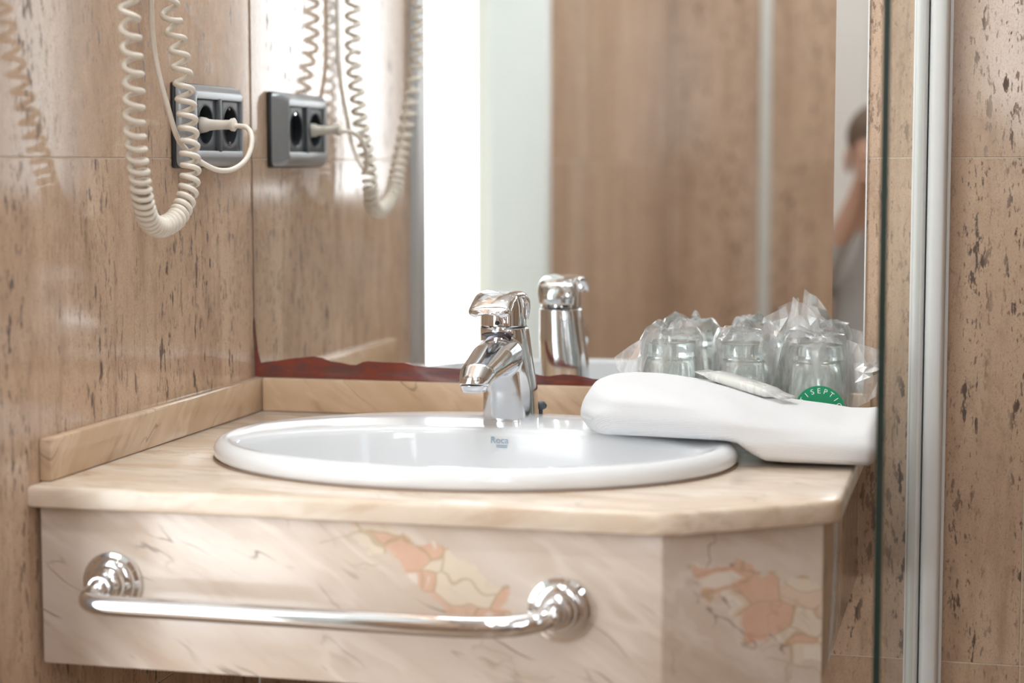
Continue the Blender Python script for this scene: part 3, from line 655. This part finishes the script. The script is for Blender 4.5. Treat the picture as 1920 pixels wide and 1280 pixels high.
def bag(cx, cy_, label, seed, peaks, flaps):
    """thin crumpled film: sides close to the glass, gathered points above, loose flaps to the side"""
    rnd = random.Random(seed)
    t = thing('plastic_bag', label, 'plastic bag', (cx, cy_, 0), 'clear bags over the upturned glasses')
    n = 30; rows = []
    yl = -cy_ - .0135
    for z, r in ((.0012, .0368), (.020, .0366), (.045, .0362), (.07, .0345), (.088, .0340), (.1005, .0325)):
        row = []
        for k in range(n):
            a = 2*math.pi*k/n; rr_ = r + (rnd.random()*.0022 if z > .01 else .001)*(1.5 if k % 3 == 0 else .4)
            if z < .06: rr_ = max(rr_, .0375 - z*.02)
            x, y = rr_*math.cos(a), rr_*math.sin(a); y = min(y, yl)
            row.append(Vector((cx+x, cy_+y, z + (rnd.random()-.5)*(.004 if z > .01 else 0))))
        rows.append(row)
    for f, dz in ((.86, .005), (.55, .0075), (.2, .006)):
        rows.append([Vector((cx + (rows[5][k].x-cx)*f, cy_ + (rows[5][k].y-cy_)*f, .1005 + dz + rnd.random()*.0045)) for k in range(n)])
    for (ang, fr_, hgt, spread) in peaks:
        px, py = cx + .034*fr_*math.cos(math.radians(ang)), cy_ + .034*fr_*math.sin(math.radians(ang))
        for row in rows[5:]:
            for v in row:
                d = math.hypot(v.x-px, v.y-py)/spread
                if d < 1: v.z += hgt*(1-d)**1.2
    vs, fs = loft(rows, cap=False); fs.append(tuple((len(rows)-1)*n+j for j in range(n)))
    tri = []
    for f in fs:
        if len(f) == 4: tri += ([(f[0], f[1], f[2]), (f[0], f[2], f[3])] if rnd.random() < .5 else [(f[0], f[1], f[3]), (f[1], f[2], f[3])])
        else: tri.append(f)
    mesh('film', vs, tri, FILM, t, True, sharp=26)
    for fl in flaps:
        P = [Vector(q) for q in fl]; nu, nv = 3, 3; g_ = []
        for i in range(nu+1):
            for j in range(nv+1):
                u, v = i/nu, j/nv; q = (P[0]*(1-u)+P[1]*u)*(1-v) + (P[3]*(1-u)+P[2]*u)*v
                amp = .0028 if 0 < i < nu and j > 0 else .0018 if j > 0 else 0
                q = q + Vector((rnd.uniform(-1, 1)*amp*.5, rnd.uniform(-1, 1)*amp*2.2, rnd.uniform(-1, 1)*amp*.6)); q.y = min(q.y, -.0145); g_.append(q)
        f2 = []
        for i in range(nu):
            for j in range(nv):
                a = i*(nv+1)+j; b = a+nv+1; f2 += [(a, b, b+1), (a, b+1, a+1)] if (i+j) % 2 else [(a, b, a+1), (b, b+1, a+1)]
        o = mesh('loose_flap', g_, f2, FOLD, t, False)
    return t
bag(*CUPS[0], 'clear plastic bag over the tumbler nearest the tap, loose end pointing left', 3, ((150, .5, .012, .02), (20, .9, .010, .016)),
    [((.490, -.078, .113), (.470, -.108, .040), (.458, -.100, .052), (.445, -.090, .081)), ((.500, -.095, .106), (.520, -.070, .106), (.513, -.062, .121), (.506, -.085, .119))])
bag(*CUPS[1], 'clear plastic bag over the middle tumbler, its gathered end bunched to the right', 5, ((100, .5, .012, .022), (200, .8, .008, .02)),
    [((.604, -.080, .100), (.632, -.072, .100), (.626, -.070, .138), (.604, -.078, .126)), ((.555, -.085, .100), (.572, -.090, .103), (.571, -.082, .118), (.560, -.078, .114)), ((.612, -.085, .045), (.625, -.085, .100), (.607, -.092, .118), (.600, -.105, .090))])
bg = bag(*CUPS[2], 'clear plastic bag with a green printed disc over the rightmost tumbler', 9, ((160, .7, .010, .02), (60, .4, .006, .02)),
    [((.625, -.074, .104), (.668, -.068, .106), (.652, -.060, .134), (.634, -.070, .147)), ((.690, -.075, .104), (.694, -.085, .030), (.722, -.080, .045), (.726, -.075, .092)), ((.698, -.08, .080), (.700, -.085, .060), (.727, -.085, .072), (.729, -.08, .084))])
# green printed disc with lettering
GREEN = plain('green_print', (.0, .27, .115), .45); INKW = plain('white_print', (.82, .88, .84), .45)
LC = Vector((.6665, -.1165, .0335)); LR = .0258; n = 48
pr = lambda x, z: Vector((x, -.1165 + .0025*((x-LC.x)/.025)**2, z))
vs = [pr(LC.x, LC.z)] + [pr(LC.x + LR*f*math.cos(2*math.pi*k/n), LC.z + LR*f*math.sin(2*math.pi*k/n)) for f in (.5, 1) for k in range(n)]
fs = [(0, 1+k, 1+(k+1) % n) for k in range(n)] + [(1+k, 1+n+k, 1+n+(k+1) % n, 1+(k+1) % n) for k in range(n)]
disc = mesh('printed_disc', vs, fs, GREEN, bg); disc['label'] = 'green printed disc with white lettering'
word = 'ANTISEPTIC'
for k, ch in enumerate(word):
    a = math.radians(90 + 12 - (k-(len(word)-1)/2)*19.0); r = LR*.70
    c = pr(LC.x + r*math.cos(a), LC.z + r*math.sin(a)) + Vector((0, -.0004, 0)); th = a - math.pi/2
    ct, st = math.cos(th), math.sin(th)
    M4 = Matrix(((ct, -st, 0, c.x), (0, 0, -1, c.y), (st, ct, 0, c.z), (0, 0, 0, 1)))
    text_mesh('printed_letter', ch, .0076, INKW, disc, M4, .0001)

# ------------------------------------------------------------------ towel
def towel():
    t = thing('hand_towel', 'folded white cotton hand towel lying over the basin rim and worktop', 'towel', (.60, -.21, 0))
    XL, XR, YF, YB = .4385, .7350, -.300, -.126
    TOPZ = [(.437, .0690), (.45, .0735), (.47, .0750), (.50, .0735), (.54, .0705), (.58, .0645), (.62, .0560), (.66, .0490), (.70, .0440), (.72, .0450), (.735, .0475)]
    BOT = [(.43, .0215), (.56, .0212), (.59, .0208), (.603, .019), (.615, .0100), (.63, .0022), (.65, .0012), (.735, .0005)]
    rings = []; m = 110; k = 64
    for i in range(m+1):
        u = (i/m)**1.6; x0 = XL + (XR-XL)*u
        end = 1.0
        if u < .08: end = max(0.0, math.sqrt(max(0, 1-(1-u/.08)**2)))
        if u > .97: end = max(.45, math.sqrt(max(0, 1-((u-.97)/.03)**2)))
        zb, zt = lerp(BOT, x0), lerp(TOPZ, x0); zm = zb + (zt-zb)*.42; z0_, z1_ = zb, zt; zb, zt = zm-(zm-z0_)*end, zm+(z1_-zm)*end
        yf = YF + .004*math.sin(u*7+1); yb = YB; yc = (yf+yb)/2
        rg = []
        for j in range(k):
            a = 2*math.pi*j/k; c, s = math.cos(a), math.sin(a)
            cy_ = math.copysign(abs(c)**(2/4.2), c); cz = math.copysign(abs(s)**(2/3.4), s)
            y = yc + (yb-yf)/2*cy_*(.82+.18*end); z = (zb+zt)/2 + (zt-zb)/2*cz
            v = (y-yf)/(yb-yf)
            if cz > -.2: z -= .007*(1-v)**2*(cz+.2)/1.2
            xs = x0 + (.036*max(0, (.45-v)/.45)**2 + .020*max(0, (v-.5)/.5)**1.5)*max(0, 1-u/.6)**1.3
            z += .0007*math.sin(u*21+y*60)*max(0, cz); y += .0010*math.sin(z*380+u*3)*(1 if cy_ < -.6 else 0)
            rg.append(Vector((xs, y, z)))
        rings.append(rg)
    vs, fs = loft(rings); fs = [f for f in fs if not (len(f) > 4 and 0 in f)]
    o = mesh('folded_cloth', vs, fs, TOWEL, t); bm = bmesh.new(); bm.from_mesh(o.data); bmesh.ops.remove_doubles(bm, verts=bm.verts, dist=1e-5); bmesh.ops.recalc_face_normals(bm, faces=bm.faces); bm.to_mesh(o.data); bm.free(); o.data.shade_smooth()
    return t
towel()

# wrapped soap on the towel
sp_ = thing('wrapped_soap', 'small white soap bar in a clear wrapper lying on the folded towel', 'soap', (.59, -.17, .060))
a, b = Vector((.556, -.155, .0685)), Vector((.634, -.200, .0530)); ax = (b-a).normalized(); sd = Vector((0, 0, 1)).cross(ax).normalized(); nn = ax.cross(sd)
def rod(L0, L1, hw, hh, off, p=3.0, n=24):
    rings = []
    for f, s in L0:
        c = a.lerp(b, f) + nn*off
        rings.append([c + sd*math.copysign(abs(math.cos(q))**(2/p), math.cos(q))*hw*s[0] + nn*math.copysign(abs(math.sin(q))**(2/p), math.sin(q))*hh*s[1] for q in (2*math.pi*k/n for k in range(n))])
    return loft(rings)
vs, fs = rod([(0.10, (.6, .6)), (.12, (.95, .95)), (.15, (1, 1)), (.85, (1, 1)), (.88, (.95, .95)), (.90, (.6, .6))], 0, .0115, .0042, .0048); mesh('soap_bar', vs, fs, plain('ivory_soap', (.84, .83, .77), .5), sp_)
vs, fs = rod([(-.10, (1.05, .10)), (-.03, (1.12, .16)), (.05, (1.05, .55)), (.12, (1.06, 1.15)), (.5, (1.10, 1.30)), (.88, (1.06, 1.15)), (.97, (1.05, .5)), (1.05, (1.15, .16)), (1.13, (1.05, .10))], 0, .0125, .0044, .0055); mesh('wrapper', vs, fs, WRAP, sp_)

# ------------------------------------------------------------------ shower screen
ss = thing('shower_screen', 'clear glass shower screen panel held in a white wall profile', 'shower screen', (.765, -.2, Z_FLOOR))
ZP0, ZP1 = Z_FLOOR, 1.15
PROF = plain('white_lacquered_aluminium', (.80, .81, .81), .32)
def profile(name, x0, x1, d, parent):
    n = 10; P = [Vector((x0, 0))]
    for k in range(n+1):
        a = math.pi*(1-k/n); P.append(Vector(((x0+x1)/2 + (x1-x0)/2*math.copysign(abs(math.cos(a))**.55, math.cos(a)), -d*(.45+.55*abs(math.sin(a))**.6))))
    P.append(Vector((x1, 0)))
    vs, fs = loft([[Vector((p.x, p.y, z)) for p in P] for z in (ZP0, ZP1)]); return mesh(name, vs, fs, PROF, parent, sharp=40)
profile('wall_profile', .7530, .7668, .028, ss); profile('hinge_profile', .7676, .7880, .028, ss)
box('edge_trim', (.7512, -.012, ZP0), (.7529, 0, ZP1), PROF, ss); box('edge_trim', (.7882, -.012, ZP0), (.7915, 0, ZP1), PROF, ss)
def pane(name, A, B, th, mat):
    A, B = Vector(A), Vector(B); e = (B-A).normalized(); n_ = Vector((-e.y, e.x))*th/2
    P = [A-n_, B-n_, B+n_, A+n_]; vs = [(p.x, p.y, z) for z in (ZP0+.01, ZP1) for p in P]
    return mesh(name, vs, [(0, 1, 2, 3), (4, 5, 6, 7), (0, 1, 5, 4), (1, 2, 6, 5), (2, 3, 7, 6), (3, 0, 4, 7)], mat, ss, False)
GA, GB = Vector((.7590, -.029)), Vector((.7500, -.505))
pane('glass_pane', GA, GB, .006, PANE); e = (GB-GA).normalized(); pane('glass_edge', GB+e*.0002, GB+e*.0012, .0062, EDGE)

# ------------------------------------------------------------------ the photographer, seen only in the mirror's slanted edge
SKIN = plain('skin', (.50, .31, .23), .5); SHIRT = plain('grey_shirt', (.42, .41, .40), .85); JEANS = plain('blue_jeans', (.05, .07, .12), .85); HAIR = plain('brown_hair', (.13, .09, .065), .6)
CX, PY, KX = .815, -2.44, .8377      # the person, and the camera they hold
pe = thing('person', 'person in a light grey shirt reflected in the right edge of the mirror', 'person', (CX, PY, Z_FLOOR))
def person_body():
    V, E_, Rr = [], [], []
    def add(p, r, par=None):
        V.append((CX+p[0], PY+p[1], p[2]-UP)); Rr.append(r if isinstance(r, tuple) else (r, r))
        if par is not None: E_.append((par, len(V)-1))
        return len(V)-1
    pel = add((0, -.02, .29), (.15, .12)); wa = add((0, .0, .44), (.135, .105), pel); ch = add((0, .02, .68), (.155, .11), wa); up_ = add((0, .03, .88), (.12, .085), ch); nk = add((-.01, .05, .995), .052, up_)
    jw = add((-.015, .075, 1.065), (.058, .066), nk); hc = add((-.015, .08, 1.15), (.074, .09), jw); tp = add((-.015, .07, 1.225), (.068, .08), hc)
    for sx in (-1, 1):
        h = lambda x, y, z: (KX - CX + sx*x, y, z)
        sh = add((sx*.175, .02, .895), .058, up_); el = add((sx*.225, .10, .72), .044, sh); e2 = h(.098, .235, 1.055); e1 = (sx*.225, .10, .72)
        fo = add(tuple(e1[i]*.45 + e2[i]*.55 for i in range(3)), .036, el); wr = add(e2, .025, fo)
        pa = add(h(.090, .258, 1.095), (.016, .028), wr); kn = add(h(.089, .278, 1.125), (.013, .03), pa)
        for dz, L in ((-.028, .036), (-.010, .042), (.008, .044), (.025, .039)):
            f1 = add(h(.088, .294, 1.130+dz), .0088, kn); f2 = add(h(.083, .305, 1.132+dz), .0085, f1); f3 = add(h(.083-L, .3045, 1.133+dz), .0075, f2)
        t1 = add(h(.078, .232, 1.120), .0105, pa); t2 = add(h(.052, .222, 1.138), .009, t1)
        hp = add((sx*.10, .02, .27), .10, pel); ke = add((sx*.15, .27, .11), .068, hp); ca = add((sx*.14, .06, .062), .055, ke); an = add((sx*.125, -.14, .05), .038, ca); ft = add((sx*.12, -.25, .045), (.045, .032), an)
    me = bpy.data.meshes.new('tmp'); me.from_pydata(V, E_, []); ob = bpy.data.objects.new('tmp', me); COL.objects.link(ob)
    ob.modifiers.new('k', 'SKIN')
    for i, sv in enumerate(me.skin_vertices[0].data): sv.radius = Rr[i]; sv.use_root = (i == 0)
    m = ob.modifiers.new('s', 'SUBSURF'); m.levels = 2; m.render_levels = 2
    nm = bpy.data.meshes.new_from_object(ob.evaluated_get(bpy.context.evaluated_depsgraph_get())); bpy.data.objects.remove(ob); bpy.data.meshes.remove(me)
    bm = bmesh.new(); bm.from_mesh(nm)      # clean hem, neckline and cuffs
    for co, no in (((0, 0, .36-UP), (0, 0, 1)), ((0, 0, .985-UP), (0, 0, 1)), ((0, PY+.225, 0), (0, 1, 0)), ((0, PY+.22, 0), (0, 1, 0))):
        bmesh.ops.bisect_plane(bm, geom=bm.verts[:]+bm.edges[:]+bm.faces[:], plane_co=co, plane_no=no)
    bm.to_mesh(nm); bm.free(); nm.materials.clear()
    for mt in (SHIRT, JEANS, SKIN): nm.materials.append(mt)
    for f in nm.polygons:
        c = f.center; z = c.z + UP; hand = c.y - PY > .225 and z > .9
        f.material_index = 2 if (z > .985 and c.y - PY < .22 or hand) else 1 if z < .36 else 0
    return link('body', nm, None, pe)
def ball(name, c, r, mat, parent, n=20, m=12, cut=None):
    rings = []
    for i in range(m+1):
        t = -math.pi/2 + math.pi*i/m; rings.append([Vector((c[0] + r[0]*math.cos(t)*math.cos(2*math.pi*k/n), c[1] + r[1]*math.cos(t)*math.sin(2*math.pi*k/n), c[2] + r[2]*math.sin(t))) for k in range(n)])
    vs, fs = loft(rings, cap=False); return mesh(name, vs, fs, mat, parent)
person_body()
hz_ = 1.155-UP; HX = CX-.015; PY += .045
ball('hair', (HX, PY+.012, hz_+.045), (.083, .090, .080), HAIR, pe)
for sx in (-1, 1):
    ball('eye', (HX+sx*.031, PY+.112, hz_), (.012, .010, .008), plain('eye_white', (.7, .7, .68), .2), pe, 12, 8); ball('pupil', (HX+sx*.031, PY+.1215, hz_), (.005, .003, .005), DARK, pe, 10, 6); ball('ear', (HX+sx*.078, PY+.03, hz_-.01), (.010, .018, .030), SKIN, pe, 12, 8)
ball('nose', (HX, PY+.126, hz_-.028), (.014, .018, .024), SKIN, pe, 14, 10); ball('mouth', (HX, PY+.112, hz_-.068), (.022, .008, .006), plain('lips', (.42, .19, .16), .5), pe, 14, 8)
cm = thing('photo_camera', 'black camera held up by the kneeling person', 'camera', (KX, -2.17, 1.085-UP))
BLK = plain('black_camera_body', (.02, .02, .022), .45)
box('camera_body', (KX-.066, -2.205, 1.088-UP), (KX+.066, -2.150, 1.180-UP), BLK, cm, .008, 3)
box('viewfinder', (KX-.026, -2.205, 1.180-UP), (KX+.026, -2.155, 1.205-UP), BLK, cm, .008, 2)
vs, fs = lathe([(.036, 0), (.038, .004), (.038, .026), (.034, .028), (.028, .022), (.001, .018)], (KX, -2.150, 1.1365-UP), 'y', 28, cap=False); vs = [Vector((v.x, -4.300-v.y, v.z)) for v in vs]
mesh('lens', vs, fs, BLK, cm, sharp=40)

# ------------------------------------------------------------------ lift everything onto the floor level z = 0
for o in list(COL.objects):
    if o.parent is None and o.type in ('MESH', 'EMPTY'): o.location.z += UP
